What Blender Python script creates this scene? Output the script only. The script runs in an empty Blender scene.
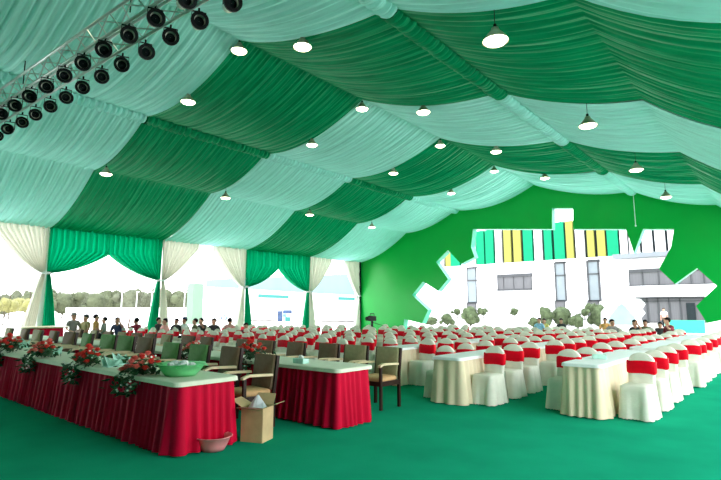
import bpy, bmesh, math, random
from mathutils import Vector, Matrix
random.seed(7)
R = math.radians
sin, cos, pi = math.sin, math.cos, math.pi
scene = bpy.context.scene
COL = scene.collection
F = 500.0; CX, CY, CAMH = 360.5, 240.0, 1.5
PITCH = math.atan(71.0 / F)
YAW = math.atan((790 - CX) / (F / cos(PITCH)))
_fh = Vector((-sin(YAW), cos(YAW), 0)); _r = Vector((cos(YAW), sin(YAW), 0)); _u = Vector((0, 0, 1))
_F = _fh * cos(PITCH) + _u * sin(PITCH); _U = -_fh * sin(PITCH) + _u * cos(PITCH)
CAM = Vector((0, 0, CAMH))
def ray(x, y): return _F + _r * ((x - CX) / F) + _U * ((CY - y) / F)
def atY(x, y, Y): d = ray(x, y); return CAM + d * (Y / d.y)
def atZ(x, y, Z): d = ray(x, y); return CAM + d * ((Z - CAMH) / d.z)
def atX(x, y, X): d = ray(x, y); return CAM + d * (X / d.x)
def atD(x, y, D): return CAM + ray(x, y) * D
ORD = ['first','second','third','fourth','fifth','sixth','seventh','eighth','ninth','tenth','eleventh','twelfth','thirteenth',
       'fourteenth','fifteenth','sixteenth','seventeenth','eighteenth','nineteenth','twentieth','twenty-first','twenty-second']
# ---------------------------------------------------------------- materials
def mat(name, col, rough=.8, vary=.12, scale=6., bump=0., bscale=60., metal=0., spec=.5, sheen=0., trans=0., stretch=None, emit=None):
    m = bpy.data.materials.new(name); m.use_nodes = True
    nt = m.node_tree; b = nt.nodes['Principled BSDF']
    b.inputs['Roughness'].default_value = rough; b.inputs['Metallic'].default_value = metal
    b.inputs['Specular IOR Level'].default_value = spec
    if sheen: b.inputs['Sheen Weight'].default_value = sheen
    tc = nt.nodes.new('ShaderNodeTexCoord'); n = nt.nodes.new('ShaderNodeTexNoise')
    n.inputs['Scale'].default_value = scale; n.inputs['Detail'].default_value = 4
    src = tc.outputs['Object']
    if stretch:
        mp = nt.nodes.new('ShaderNodeMapping'); mp.inputs['Scale'].default_value = stretch
        nt.links.new(src, mp.inputs['Vector']); src = mp.outputs['Vector']
    nt.links.new(src, n.inputs['Vector'])
    rp = nt.nodes.new('ShaderNodeValToRGB')
    c = Vector(col[:3])
    rp.color_ramp.elements[0].position = .3; rp.color_ramp.elements[1].position = .7
    rp.color_ramp.elements[0].color = (*(c * (1 - vary)), 1); rp.color_ramp.elements[1].color = (*[min(1, v * (1 + vary)) for v in c], 1)
    nt.links.new(n.outputs['Fac'], rp.inputs['Fac']); nt.links.new(rp.outputs['Color'], b.inputs['Base Color'])
    if bump:
        n2 = nt.nodes.new('ShaderNodeTexNoise'); n2.inputs['Scale'].default_value = bscale
        nt.links.new(src, n2.inputs['Vector'])
        bp = nt.nodes.new('ShaderNodeBump'); bp.inputs['Strength'].default_value = bump; bp.inputs['Distance'].default_value = .02
        nt.links.new(n2.outputs['Fac'], bp.inputs['Height']); nt.links.new(bp.outputs['Normal'], b.inputs['Normal'])
    if trans:
        tr = nt.nodes.new('ShaderNodeBsdfTranslucent'); nt.links.new(rp.outputs['Color'], tr.inputs['Color'])
        mx = nt.nodes.new('ShaderNodeMixShader'); mx.inputs[0].default_value = trans
        nt.links.new(b.outputs[0], mx.inputs[1]); nt.links.new(tr.outputs[0], mx.inputs[2])
        nt.links.new(mx.outputs[0], nt.nodes['Material Output'].inputs['Surface'])
    if emit:
        b.inputs['Emission Color'].default_value = (*emit[0], 1); b.inputs['Emission Strength'].default_value = emit[1]
    return m
M = dict(
 drape_green=mat('green_drape', (.0, .29, .12), .5, .2, 3, .15, 90, stretch=(.3, 6, 1), spec=.12),
 drape_white=mat('white_drape', (.43, .82, .77), .6, .08, 3, .1, 90, stretch=(.3, 6, 1), spec=.1),  # white cloth with green bounce light from the carpet mixed into its colour
 cur_green=mat('green_curtain', (.0, .34, .15), .5, .16, 4, .1, 80, trans=.4, stretch=(3, 3, .3), spec=.1),
 cur_white=mat('cream_curtain', (.74, .73, .64), .7, .06, 4, .1, 80, trans=.25, spec=.1, stretch=(3, 3, .3)),
 carpet=mat('green_carpet', (.012, .33, .18), .95, .1, 1.2, .5, 220, spec=.0),
 ground=mat('pale_paving', (.78, .74, .68), .9, .08, .15, spec=.2),
 roof=mat('tent_roof_fabric', (.7, .74, .72), .8, .03, 1),
 gable=mat('green_gable_panel', (.0, .34, .045), .3, .05, .4, spec=.22),
 gable_edge=mat('lit_edge_and_barrier', (.02, .36, .22), .5, .04, 2),  # light on the opening's cut edges painted in as brighter green; also barrier colour
 post=mat('white_post', (.75, .78, .78), .4, .04, 3),
 maroon=mat('red_skirt', (.50, .003, .03), .6, .14, 5, .1, 80, spec=.06, stretch=(1, 1, .2)),
 cream_top=mat('cream_tabletop_cloth', (.68, .70, .56), .8, .05, 8, .1, 60),
 beige=mat('beige_skirt', (.68, .58, .40), .8, .07, 5, .1, 80, stretch=(1, 1, .2)),
 white_cloth=mat('white_cloth', (.80, .82, .82), .7, .04, 8, .1, 60),
 cover=mat('ivory_chair_cover', (.70, .69, .59), .75, .06, 7, .15, 50, spec=.15),
 sash=mat('red_sash', (.66, .0, .012), .5, .12, 9, .15, 60, spec=.1),
 wood=mat('dark_brown_wood', (.024, .009, .006), .4, .25, 12, spec=.25, stretch=(1, 1, .2)),
 armpad=mat('pale_wood_armrest', (.62, .50, .30), .5, .12, 12),
 up_brown=mat('brown_upholstery', (.15, .095, .05), .8, .12, 20, .2, 120),
 up_khaki=mat('khaki_upholstery', (.26, .24, .12), .8, .12, 20, .2, 120),
 up_green=mat('green_upholstery', (.09, .25, .07), .8, .12, 20, .2, 120),
 seat_tan=mat('tan_seat', (.55, .33, .15), .7, .12, 14, .2, 100),
 rose=mat('red_rose', (.85, .04, .03), .6, .3, 40),
 rose_pink=mat('pink_rose', (.88, .17, .14), .6, .25, 40),
 leaf=mat('dark_leaf', (.015, .075, .022), .5, .4, 18),
 blossom=mat('white_blossom', (.8, .82, .78), .6, .08, 30),
 teal_paper=mat('pale_teal_paper', (.42, .70, .60), .7, .1, 14),
 basin_green=mat('green_plastic', (.22, .72, .33), .35, .12, 8, trans=.35),
 basin_pink=mat('pink_plastic', (.88, .36, .38), .35, .08, 8, trans=.3),
 card=mat('brown_cardboard', (.52, .38, .20), .85, .08, 9, .1, 60),
 card_dark=mat('dark_cardboard', (.22, .09, .045), .85, .1, 9),
 plastic_white=mat('white_plastic_film', (.8, .84, .9), .25, .05, 10, trans=.3),
 black=mat('black_paint', (.004, .004, .005), .5, .2, 9, spec=.15),
 steel=mat('aluminium', (.55, .58, .58), .3, .08, 10, metal=.8),
 can=mat('silver_can', (.55, .57, .48), .3, .3, 10, metal=.8),
 lampshade=mat('lamp_reflector', (.40, .36, .26), .35, .1, 10, metal=.5),
 lens=mat('lamp_glow', (.9, .9, .8), .4, .02, 10, emit=((1, .90, .62), 3.5)),
 build=mat('white_render', (.78, .78, .80), .8, .03, .5),
 grey=mat('grey_louvre_glass', (.105, .106, .112), .6, .08, 3, stretch=(6, 1, .2), spec=.1),
 slit=mat('dark_recess', (.012, .018, .02), .7, .2, 2, spec=.1),
 glass_pale=mat('pale_glass', (.17, .20, .215), .6, .08, 1, spec=.1),
 frame_dark=mat('dark_window_frame', (.03, .033, .037), .6, .1, 5),
 fin_teal=mat('teal_panel', (.004, .19, .09), .7, .05, 2, spec=.1), fin_yellow=mat('yellow_panel', (.20, .205, .05), .7, .05, 2, spec=.1),
 fin_white=mat('white_panel', (.6, .6, .6), .5, .04, 2),
 parapet=mat('grey_parapet', (.13, .15, .17), .6, .05, 1),
 hallroof=mat('pale_blue_roof', (.12, .21, .235), .7, .06, .3, stretch=(2, 2, .1)),
 teal_sign=mat('teal_sign', (.004, .13, .115), .6, .05, 2),
 blue=mat('blue_print', (.015, .04, .10), .7, .4, 1.5), bluelight=mat('light_blue_print', (.07, .15, .21), .7, .3, 1.5),
 minty=mat('mint_pillar', (.11, .18, .125), .8, .04, 1),
 tree=mat('olive_foliage', (.075, .088, .05), .8, .35, .35, spec=.1), tree2=mat('grey_green_foliage', (.09, .10, .065), .8, .3, .35, spec=.1),
 treey=mat('yellow_foliage', (.17, .165, .05), .8, .3, 1), trunk=mat('pale_bark', (.05, .036, .026), .9, .2, 4, spec=.1),
 shrub=mat('shrub_foliage', (.06, .08, .04), .8, .4, 3, spec=.1),
 skin=mat('skin', (.42, .22, .14), .5, .06, 10), hair=mat('black_hair', (.004, .003, .003), .6, .3, 40, spec=.1),
 pinkdisp=mat('pale_mountain_print', (.19, .25, .26), .8, .2, .7),
)
# ---------------------------------------------------------------- mesh helpers
class MB:
    def __init__(s): s.v = []; s.f = []; s.m = []; s.cur = 0
    def add(s, vs, fs):
        o = len(s.v); s.v += [tuple(v) for v in vs]; s.f += [tuple(i + o for i in f) for f in fs]; s.m += [s.cur] * len(fs)
    def box(s, c, d, T=None, taper=1.):
        x, y, z = d[0] / 2, d[1] / 2, d[2] / 2
        P = [Vector((a * x * (taper if k > 0 else 1), b * y * (taper if k > 0 else 1), k * z)) for k in (-1, 1) for b in (-1, 1) for a in (-1, 1)]
        if T is not None: P = [T @ p for p in P]
        P = [p + Vector(c) for p in P]
        s.add(P, [(0, 2, 3, 1), (4, 5, 7, 6), (0, 1, 5, 4), (2, 6, 7, 3), (0, 4, 6, 2), (1, 3, 7, 5)])
    def tube(s, a, b, r, n=8, r2=None, cap=True):
        a = Vector(a); b = Vector(b); d = (b - a).normalized(); r2 = r if r2 is None else r2
        t = Vector((1, 0, 0)) if abs(d.x) < .9 else Vector((0, 1, 0)); p = d.cross(t).normalized(); q = d.cross(p)
        vs = [a + (p * cos(2*pi*i/n) + q * sin(2*pi*i/n)) * r for i in range(n)] + [b + (p * cos(2*pi*i/n) + q * sin(2*pi*i/n)) * r2 for i in range(n)]
        fs = [(i, (i+1) % n, n + (i+1) % n, n + i) for i in range(n)]
        if cap: fs += [tuple(range(n))[::-1], tuple(range(n, 2*n))]
        s.add(vs, fs)
    def loft(s, rings, capb=True, capt=True, closed=True):
        n = len(rings[0]); vs = [p for r in rings for p in r]; fs = []
        for k in range(len(rings) - 1):
            for i in range(n if closed else n - 1):
                j = (i + 1) % n; fs.append((k*n + i, k*n + j, (k+1)*n + j, (k+1)*n + i))
        if capb: fs.append(tuple(range(n))[::-1])
        if capt: fs.append(tuple(range((len(rings)-1)*n, len(rings)*n)))
        s.add(vs, fs)
    def lathe(s, prof, c=(0, 0, 0), n=20, fx=1., fy=1.):
        s.loft([[(c[0] + r*cos(2*pi*i/n)*fx, c[1] + r*sin(2*pi*i/n)*fy, c[2] + z) for i in range(n)] for r, z in prof], False, False)
    def blob(s, c, r, nu=10, nv=7, jit=0., rng=random):
        rings = []
        for k in range(nv + 1):
            t = -pi/2 + pi * k / nv
            rings.append([(c[0] + r[0]*max(cos(t), .02)*cos(2*pi*i/nu)*(1 + jit*rng.uniform(-1, 1)), c[1] + r[1]*max(cos(t), .02)*sin(2*pi*i/nu)*(1 + jit*rng.uniform(-1, 1)),
                           c[2] + r[2]*sin(t)) for i in range(nu)])
        s.loft(rings)
    def build(s, name, m, parent=None, smooth=False, loc=None, bevel=0):
        me = bpy.data.meshes.new(name); me.from_pydata(s.v, [], s.f)
        ms = m if isinstance(m, (list, tuple)) else [m]
        for x in ms: me.materials.append(x)
        if len(ms) > 1: me.polygons.foreach_set('material_index', s.m)
        bm = bmesh.new(); bm.from_mesh(me); bmesh.ops.recalc_face_normals(bm, faces=bm.faces[:])
        if bevel: bmesh.ops.bevel(bm, geom=bm.edges[:], offset=bevel, segments=2, affect='EDGES', profile=.6)
        bm.to_mesh(me); bm.free()
        if smooth: me.polygons.foreach_set('use_smooth', [True] * len(me.polygons))
        o = bpy.data.objects.new(name, me); COL.objects.link(o)
        if parent: o.parent = parent
        if loc: o.location = loc
        return o
def tag(o, label=None, cat=None, group=None, kind=None):
    if label: o['label'] = label
    if cat: o['category'] = cat
    if group: o['group'] = group
    if kind: o['kind'] = kind
    return o
def empty(name, loc, label, cat, group=None, rz=0):
    o = bpy.data.objects.new(name, None); COL.objects.link(o); o.location = loc; o.rotation_euler.z = rz
    o.empty_display_size = .2
    return tag(o, label, cat, group)
def kids(o): return [c for c in bpy.data.objects if c.parent == o]
def dup(src, loc, rz=0, label=None, group=None, sc=1., tree=None):
    tree = tree or TREE(src)
    def cp(node, par):
        o, ch = node; c = o.copy(); COL.objects.link(c)
        if par: c.parent = par
        for k in ch: cp(k, c)
        return c
    c = cp(tree, None); c.location = loc; c.rotation_euler.z = rz; c.scale = (sc,)*3 if not isinstance(sc, tuple) else sc
    if label: c['label'] = label
    if group: c['group'] = group
    return c
def TREE(o): return (o, [TREE(k) for k in kids(o)])
def struct(o): o['kind'] = 'structure'; return o
def remat(o, m):
    o.material_slots[0].link = 'OBJECT'; o.material_slots[0].material = m

# ---------------------------------------------------------------- ground, carpet, roof
b = MB(); b.box((-20, 40, -.16), (400, 420, .2)); struct(b.build('floor_outside_paving', M['ground']))
b = MB(); b.box((-10.4, 9.8, -.03), (26.4, 35.6, .06)); struct(b.build('floor', M['carpet']))
PUR = [(-23.4, 4.95), (-19.2, 6.7), (-15.4, 7.78), (-10.39, 8.6), (-5.45, 7.42), (-2.1, 6.25), (2.6, 4.9)]
Y0, BAY = -7.7, 5.0
b = MB(); off = .32
top = [(x, z + off) for x, z in PUR]
vs = []
for y in (Y0 - .2, 27.6):
    vs += [(x, y, z) for x, z in top] + [(x, y, z + .06) for x, z in top]
n = len(top); fs = []
for i in range(n - 1):
    fs += [(i, i+1, 2*n+i+1, 2*n+i), (n+i, 3*n+i, 3*n+i+1, n+i+1)]
b.add(vs, fs); struct(b.build('ceiling', M['roof']))
# ---------------------------------------------------------------- ceiling drapes
def drape(y0, y1, span, green, first, label, idx):
    rng = random.Random(idx * 17 + 3)
    NV = 176; k1 = rng.uniform(26, 30); ph = [rng.uniform(0, 6.28) for _ in range(8)]
    xs = []
    for a in range(len(span) - 1):
        (xa, za), (xb, zb) = span[a], span[a+1]; w = xb - xa; NU = 14
        for i in range(NU + (1 if a == len(span) - 2 else 0)):
            t = i / NU; sag = .72 if xa > -3 else (.30 if xa > -11 else .42) * (w / 5.0) ** 1.3
            xs.append((xa + w*t, za + (zb - za)*t - sag*4*t*(1-t), 4*t*(1-t)))
    vs = []
    for (x, z, e) in xs:
        for j in range(NV + 1):
            v = j / NV; y = y0 + (y1 - y0) * v
            xx = x * .35
            w = sin(k1*2*pi*v + ph[0] + .9*sin(xx*1.7 + ph[1]) + 2.2*sin(2*pi*v*2 + ph[2]))
            w += .7*sin(k1*2*pi*v*1.61 + ph[3] + 1.1*sin(xx*1.3 + ph[4])) + .5*sin(k1*2*pi*v*.37 + ph[5] + .6*sin(xx + ph[6]))
            edge = min(v, 1 - v) * 2
            dz = .034*w*(.55 + .45*e) - .05*e*sin(pi*v)
            vs.append((x, y, z + dz - .02 * (1 - min(1, edge*12))))
    b = MB(); n = NV + 1
    b.add(vs, [(i*n+j, i*n+j+1, (i+1)*n+j+1, (i+1)*n+j) for i in range(len(xs)-1) for j in range(NV)])
    o = b.build('ceiling_drape', M['drape_green' if green else 'drape_white'], smooth=True)
    tag(o, label, 'ceiling drape', 'pleated drapes slung under the tent roof')
    if first:   # gathered ruffle along the seam at the drape's start
        (xa, za) = first; rb = MB(); NJ = 260; ring = []
        rr = random.Random(idx + 99); pk = rr.uniform(0, 6)
        for j in range(NJ + 1):
            v = j / NJ; y = y0 + (y1 - y0)*v
            f = sin(2*pi*v*27 + pk + 1.3*sin(v*31)); g = sin(2*pi*v*63 + pk*2)
            row = []
            for q in range(9):
                t = q/8; a = pi*t; rad = .20 + .05*f + .02*g
                row.append((xa - cos(a)*rad*(1.0 + .1*f*(q in (0, 8))), y + .014*g*sin(a), za - .03 - sin(a)*(.19 + .045*f + .02*g)))
            ring.append(row)
        rb.loft(ring, False, False, closed=False)
        rb.build('ruffle', M['drape_green' if green else 'drape_white'], o, smooth=True)
secs = [(PUR[0:3], PUR[2], 'the left slope'), (PUR[2:5], PUR[4], 'the ridge'), (PUR[4:7], None, 'the right slope')]
for k in range(7):
    ya = Y0 + BAY*k; green = (k % 2 == 1)
    cname = 'green' if green else 'pale mint'
    nth = ORD[6 - k]
    for q, (sp, fr, where) in enumerate(secs):
        drape(ya, ya + BAY, sp, green, fr, '%s ceiling drape on %s, %s bay from the far green wall' % (cname, where, nth), k*3 + q)
# ---------------------------------------------------------------- left wall: posts and tied curtains
WX = -23.4
posts = [Y0 + BAY*k for k in range(0, 8)]
for i, y in enumerate(posts):
    b = MB(); b.box((WX - .16, y, 2.58), (.18, .22, 5.16), None); struct(b.build('trim_%d' % (i + 1), M['post']))
    b = MB(); b.box((2.75, y, 2.55), (.18, .22, 5.1)); struct(b.build('trim_%d' % (i + 21), M['post']))
b = MB(); b.box((-10.4, -7.95, 4.2), (26.4, .12, 8.4)); struct(b.build('wall_front_blocker', M['roof']))  # unseen wall added behind the camera to keep light off front faces
b = MB(); b.box((2.9, -2.7, 2.5), (.1, 10.2, 5.0)); struct(b.build('wall_right_blocker', M['drape_green']))  # unseen, added to block side light from the near right
b = MB(); b.box((WX - .16, 9.8, 5.12), (.2, 35.4, .2)); struct(b.build('trim_40', M['post']))
b = MB(); b.box((2.75, 9.8, 5.05), (.2, 35.4, .2)); struct(b.build('trim_41', M['post']))
TIE = {2.3: 3.1, 7.3: 3.05, 12.3: 2.98, 17.3: 2.84, 22.3: 2.72, 27.3: 2.56}
def curtain(ypost, side, green, label, tail=.46, lean=0.):
    zt = TIE.get(round(ypost, 1), 3.0); W = 2.5 if green else 2.05; ztop = 5.18
    if not green and ypost > 27: W = 1.6
    NS, NR = 96, 26; rows = []
    za = 4.02 if green else 4.72
    for r in range(NR + 1):
        t = r / NR; row = []
        for s_ in range(NS + 1):
            s = s_/NS; zs = za + (1 - s)*.25
            if t < .35: x = s*W; z = ztop + (zs - ztop)*t/.35
            else:
                q = (t - .35)/.65; k0, k1, k2 = (1-q)**2, 2*q*(1-q), q*q
                x = k0*s*W + k1*s*W*(.56 if green else .40) + k2*(.03 + s*.13); z = k0*zs + k1*(zt + .22*(.3 + .7*(zs - zt)/1.2)) + k2*zt
            amp = .08*(1-t) + .06
            dx = amp*sin(2*pi*s*11 + .8*sin(5*s)) + .3*amp*sin(2*pi*s*27) + .10*t*sin(pi*s)
            row.append((WX + .12 + dx, ypost + side*(x + .02), z))
        rows.append(row)
    b = MB(); b.loft(rows, False, False, closed=False)
    o = b.build('tied_curtain', M['cur_green' if green else 'cur_white'], smooth=True)
    tag(o, label, 'curtain', 'curtains tied back to the posts of the open side')
    rows = []
    for r in range(15):
        t = r/14; z = zt - t*(zt - .12); row = []
        wd = .13 + tail * (t ** .8)
        for s_ in range(49):
            s = s_/48
            row.append((WX + .14 + (.05 + .05*t)*sin(2*pi*s*6) + .08*sin(pi*s), ypost + side*(.03 + s*wd) + lean*t, z))
        rows.append(row)
    b = MB(); b.loft(rows, False, False, closed=False); b.build('tail', M['cur_green' if green else 'cur_white'], o, smooth=True)
    b = MB(); b.lathe([(.10, -.05), (.125, 0), (.10, .05)], (0, 0, 0), 14); t_ = b.build('tie_band', M['white_cloth'], o, smooth=True)
    t_.location = (WX + .17, ypost + side*.09, zt)
for k in range(1, 7):       # bays on the left side
    ya = Y0 + BAY*k; yb = ya + BAY; green = (k % 2 == 1)
    nm = 'green' if green else 'cream'
    nth = ORD[6 - k]
    curtain(ya, 1, green, '%s tied curtain at the near end of the %s open bay from the green wall' % (nm, nth), lean=(.0))
    curtain(yb, -1, green, '%s tied curtain at the far end of the %s open bay from the green wall' % (nm, nth), lean=(-.25 if k == 2 else 0))
# ---------------------------------------------------------------- green gable wall with zigzag opening
GY = 27.3
hole_px = [(403,340),(404,319),(422,323.5),(428,310),(412,295),(423,281.5),(438,291),(448,279),(436,262),(448,250),(461,264),(474.5,257),(471,247),(473,229),
           (552,229),(552,208),(573,208),(573,229),(626,229),(634,253),(643,229),(674,229),(671,247),(659,269),(675,284),(697,268),(717,286),(696,306),(707,323),(738,317),(738,344)]
hole = []
for x, y in hole_px:
    p = atY(x, y, GY); hole.append((p.x, max(p.z, -.02)))
zedge = [(-23.4, 0)] + [(-23.4, 4.95 + off)] + [(x, z + off) for x, z in PUR[1:]] + [(2.6, 0)]
# triangulate the wall as polygon with the bottom-open hole (hole touches the floor)
hb = sorted([h for h in hole if h[1] <= 0.0], key=lambda h: h[0])
path = [h for h in hole]
path[0] = (path[0][0], 0.0); path[-1] = (path[-1][0], 0.0)
outer = [(-23.4, 0)] + [(p[0], p[1]) for p in path] + [(2.6, 0)] + [(x, z + off) for x, z in PUR[::-1][:]]
bm = bmesh.new()
vsf = [bm.verts.new((x, GY, z)) for x, z in outer]
es = [bm.edges.new((vsf[i], vsf[(i+1) % len(vsf)])) for i in range(len(vsf))]
bmesh.ops.triangle_fill(bm, use_beauty=True, edges=es)
ret = bmesh.ops.extrude_face_region(bm, geom=bm.faces[:])
for v in [g for g in ret['geom'] if isinstance(g, bmesh.types.BMVert)]: v.co.y += .5
bmesh.ops.recalc_face_normals(bm, faces=bm.faces[:])
me = bpy.data.meshes.new('wall_back')
for f in bm.faces: f.material_index = 1 if abs(f.normal.y) < .5 else 0
bm.to_mesh(me); bm.free(); me.materials.append(M['gable']); me.materials.append(M['gable_edge'])
o = bpy.data.objects.new('wall_back', me); COL.objects.link(o); struct(o)
b = MB(); b.box((-23.2, 27.2, 2.5), (.14, .14, 5.0)); struct(b.build('trim_42', M['slit']))
p = atY(633, 192, 27.1); q = atY(633, 226, 27.1)
b = MB(); b.tube((p.x, 27.1, p.z + .3), (p.x, 27.1, q.z), .018, 6); b.blob((p.x, 27.1, q.z), (.04, .04, .05), 8, 5)
tag(b.build('thin_rope', M['white_cloth'], smooth=True), 'thin white rope hanging from the ceiling drapes before the green wall', 'rope')
# ---------------------------------------------------------------- hanging lamps
def lamp_proto():
    r = empty('hanging_lamp', (0, 0, 0), 'x', 'lamp')
    b = MB(); b.lathe([(.03, .17), (.07, .16), (.09, .10), (.16, .02), (.25, -.10), (.262, -.13), (.25, -.13), (.235, -.10), (.15, .02), (.07, .09)], (0, 0, 0), 24)
    b.build('shade', M['lampshade'], r, True)
    b = MB(); b.lathe([(.235, -.105), (.20, -.15), (.12, -.175), (.01, -.185)], (0, 0, 0), 24); b.build('lens', M['lens'], r, True)
    b = MB(); b.tube((0, 0, .16), (0, 0, .62), .008, 6); b.tube((0, 0, .15), (0, 0, .24), .035, 10); b.build('cord', M['black'], r)
    return r
LP = lamp_proto(); LT = TREE(LP); first = True
for _k in (LP,): _k.scale = (.82,)*3
rowsL = [(-18.1, 6.42, 'above the curtained side'), (-12.8, 7.62, 'left of the ridge'), (-10.39, 8.35, 'under the ridge'), (-7.95, 7.58, 'right of the ridge'), (-3.29, 6.0, 'on the right slope')]
for q, (x, z, w) in enumerate(rowsL):
    for k in range(5):
        y = 22.3 - 5*k
        if k == 4 and q != 2: continue
        lab = 'lit bell lamp %s, %s rafter from the green wall' % (w, ORD[k])
        if first: LP.location = (x, y, z); LP['label'] = lab; LP['group'] = 'bell lamps under the tent roof'; first = False
        else: dup(LP, (x, y, z), 0, lab, 'bell lamps under the tent roof', .82, tree=LT)
# ---------------------------------------------------------------- lighting truss with par cans
tr = empty('lighting_truss', (-10, 3.3, 6.28), 'aluminium lattice truss carrying stage lights at the upper left', 'truss', rz=math.atan(.0627))
X0, X1 = -7.5, 6.5
for (dy, dz) in ((-.2, -.2), (.2, -.2), (-.2, .2), (.2, .2)):
    b = MB(); b.tube((X0, dy, dz), (X1, dy, dz), .026, 8); b.build('chord', M['steel'], tr, True)
for (a, c) in (((-.2, -.2), (.2, -.2)), ((-.2, .2), (.2, .2)), ((-.2, -.2), (-.2, .2)), ((.2, -.2), (.2, .2))):
    b = MB(); x = X0; f = 0
    while x < X1 - .01:
        p, q = (a, c) if f % 2 == 0 else (c, a)
        b.tube((x, *p), (x + .4, *q), .012, 6); x += .4; f += 1
    b.build('lattice', M['steel'], tr)
for dx in (-6, -2.5, 2):
    b = MB(); b.tube((dx, 0, .2), (dx, 0, .75), .012, 6); b.build('suspension_cable', M['black'], tr)
def par():
    r = empty('stage_light', (0, 0, 0), 'x', 'stage light')
    T = Matrix.Rotation(R(20), 3, 'X')
    def P(y, rad, n=18): return [T @ Vector((rad*cos(2*pi*i/n), y, rad*sin(2*pi*i/n))) for i in range(n)]
    b = MB(); b.loft([P(.30, .04), P(.28, .08), P(.20, .11), P(0, .115), P(-.22, .115), P(-.22, .10), P(-.05, .09)], True, False); b.build('can', M['can'], r, True)
    b = MB(); n = 18
    b.loft([P(-.20, .12), P(-.20, .165), P(-.28, .165), P(-.28, .105), P(-.22, .105)], False, False); b.build('gel_frame', M['black'], r)
    b = MB(); b.loft([P(-.10, .09), P(-.13, .05), P(-.14, .005)], False, False); b.build('lens', M['slit'], r, True)
    b = MB()
    for sx in (-1, 1): b.box((sx*.13, 0, .10), (.012, .04, .24))
    b.box((0, 0, .22), (.27, .04, .012)); b.tube((0, 0, .22), (0, 0, .30), .02, 8); b.build('yoke', M['black'], r)
    return r
PP = par(); PT = TREE(PP); first = True; nn = 0
for row, (yy, zz, wr) in enumerate(((3.15, 5.86, 'the camera side'), (3.55, 5.92, 'the far side'))):
    for k in range(17):
        x = -16.8 + .76*k + .35*row; yy = (3.0 if row == 0 else 3.5) + .0627*(x + 12.2)
        lab = 'silver stage light on %s of the truss, %s from its left end' % (wr, ORD[k])
        if first: PP.location = (x, yy, zz); PP.scale = (.8,)*3; PP['label'] = lab; PP['group'] = 'stage lights on the truss'; PP.rotation_euler.z = R(72); first = False
        else: dup(PP, (x, yy, zz), R(72 + random.uniform(-8, 8)), lab, 'stage lights on the truss', .8, tree=PT)
# ---------------------------------------------------------------- tables with skirts
def rect_ring(w, d, r=.05, step=.02):
    pts = []; hw, hd = w/2, d/2
    def seg(a, c):
        L = (Vector(c) - Vector(a)).length; n = max(1, int(L/step)); nrm = Vector((c[1]-a[1], -(c[0]-a[0]))).normalized()
        for i in range(n): pts.append((Vector(a).lerp(Vector(c), i/n), nrm))
    def arc(cx, cy, a0):
        for i in range(5):
            a = a0 + i/5*pi/2; pts.append((Vector((cx + r*cos(a), cy + r*sin(a))), Vector((cos(a), sin(a)))))
    seg((-hw+r, -hd), (hw-r, -hd)); arc(hw-r, -hd+r, -pi/2)
    seg((hw, -hd+r), (hw, hd-r)); arc(hw-r, hd-r, 0)
    seg((hw-r, hd), (-hw+r, hd)); arc(-hw+r, hd-r, pi/2)
    seg((-hw, hd-r), (-hw, -hd+r)); arc(-hw+r, -hd+r, pi)
    return pts
def skirted_table(name, c, w, d, h, mskirt, mtop, label, group, lam=.13, flare=.07, amp=.026, step=.02, seed=1, over=.02):
    rng = random.Random(seed); t = empty(name, (c[0], c[1], 0), label, 'table', group)
    pts = rect_ring(w, d, .05, step); n = len(pts); phs = []; ph = 0
    per = 0; prev = pts[0][0]
    for p, nr in pts:
        per = (p - prev).length; prev = p; ph += per/lam*2*pi*(1 + .35*sin(ph*.13 + seed)); phs.append(ph)
    rings = []
    for k in range(9):
        u = k/8; z = .015 + (h - .03)*(1 - u) if False else h - .01 - (h - .025)*u
        rings.append([(p.x + nr.x*(.005 + flare*u**1.1 + amp*(.35 + .65*u)*sin(f) + .010*u*sin(f*.31 + seed)), p.y + nr.y*(.005 + flare*u**1.1 + amp*(.35 + .65*u)*sin(f) + .010*u*sin(f*.31 + seed)), z) for (p, nr), f in zip(pts, phs)])
    b = MB(); b.loft(rings, False, False); b.build('skirt', mskirt, t, True)
    pts = rect_ring(w + over, d + over, .05, .12); rings = []
    for z, g in ((h - .05, .012), (h - .01, .006), (h, -.008)):
        rings.append([(p.x + nr.x*(g + .028), p.y + nr.y*(g + .028), z) for p, nr in pts])
    b = MB(); b.loft(rings, False, True); b.build('top_cloth', mtop, t)
    return t
T1 = skirted_table('long_table', (-12.1, 3.26), 14.2, .72, .755, M['maroon'], M['cream_top'], 'long red-skirted front table nearest the camera with flowers and a green basin', 'red skirted tables for guests', .12, .06, .03, .022, 3)
T2 = skirted_table('long_table', (-11.6, 5.22), 14.1, .66, .755, M['maroon'], M['cream_top'], 'red-skirted table in the second row, ending beside the lone armchair', 'red skirted tables for guests', .12, .06, .03, .022, 5)
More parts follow.
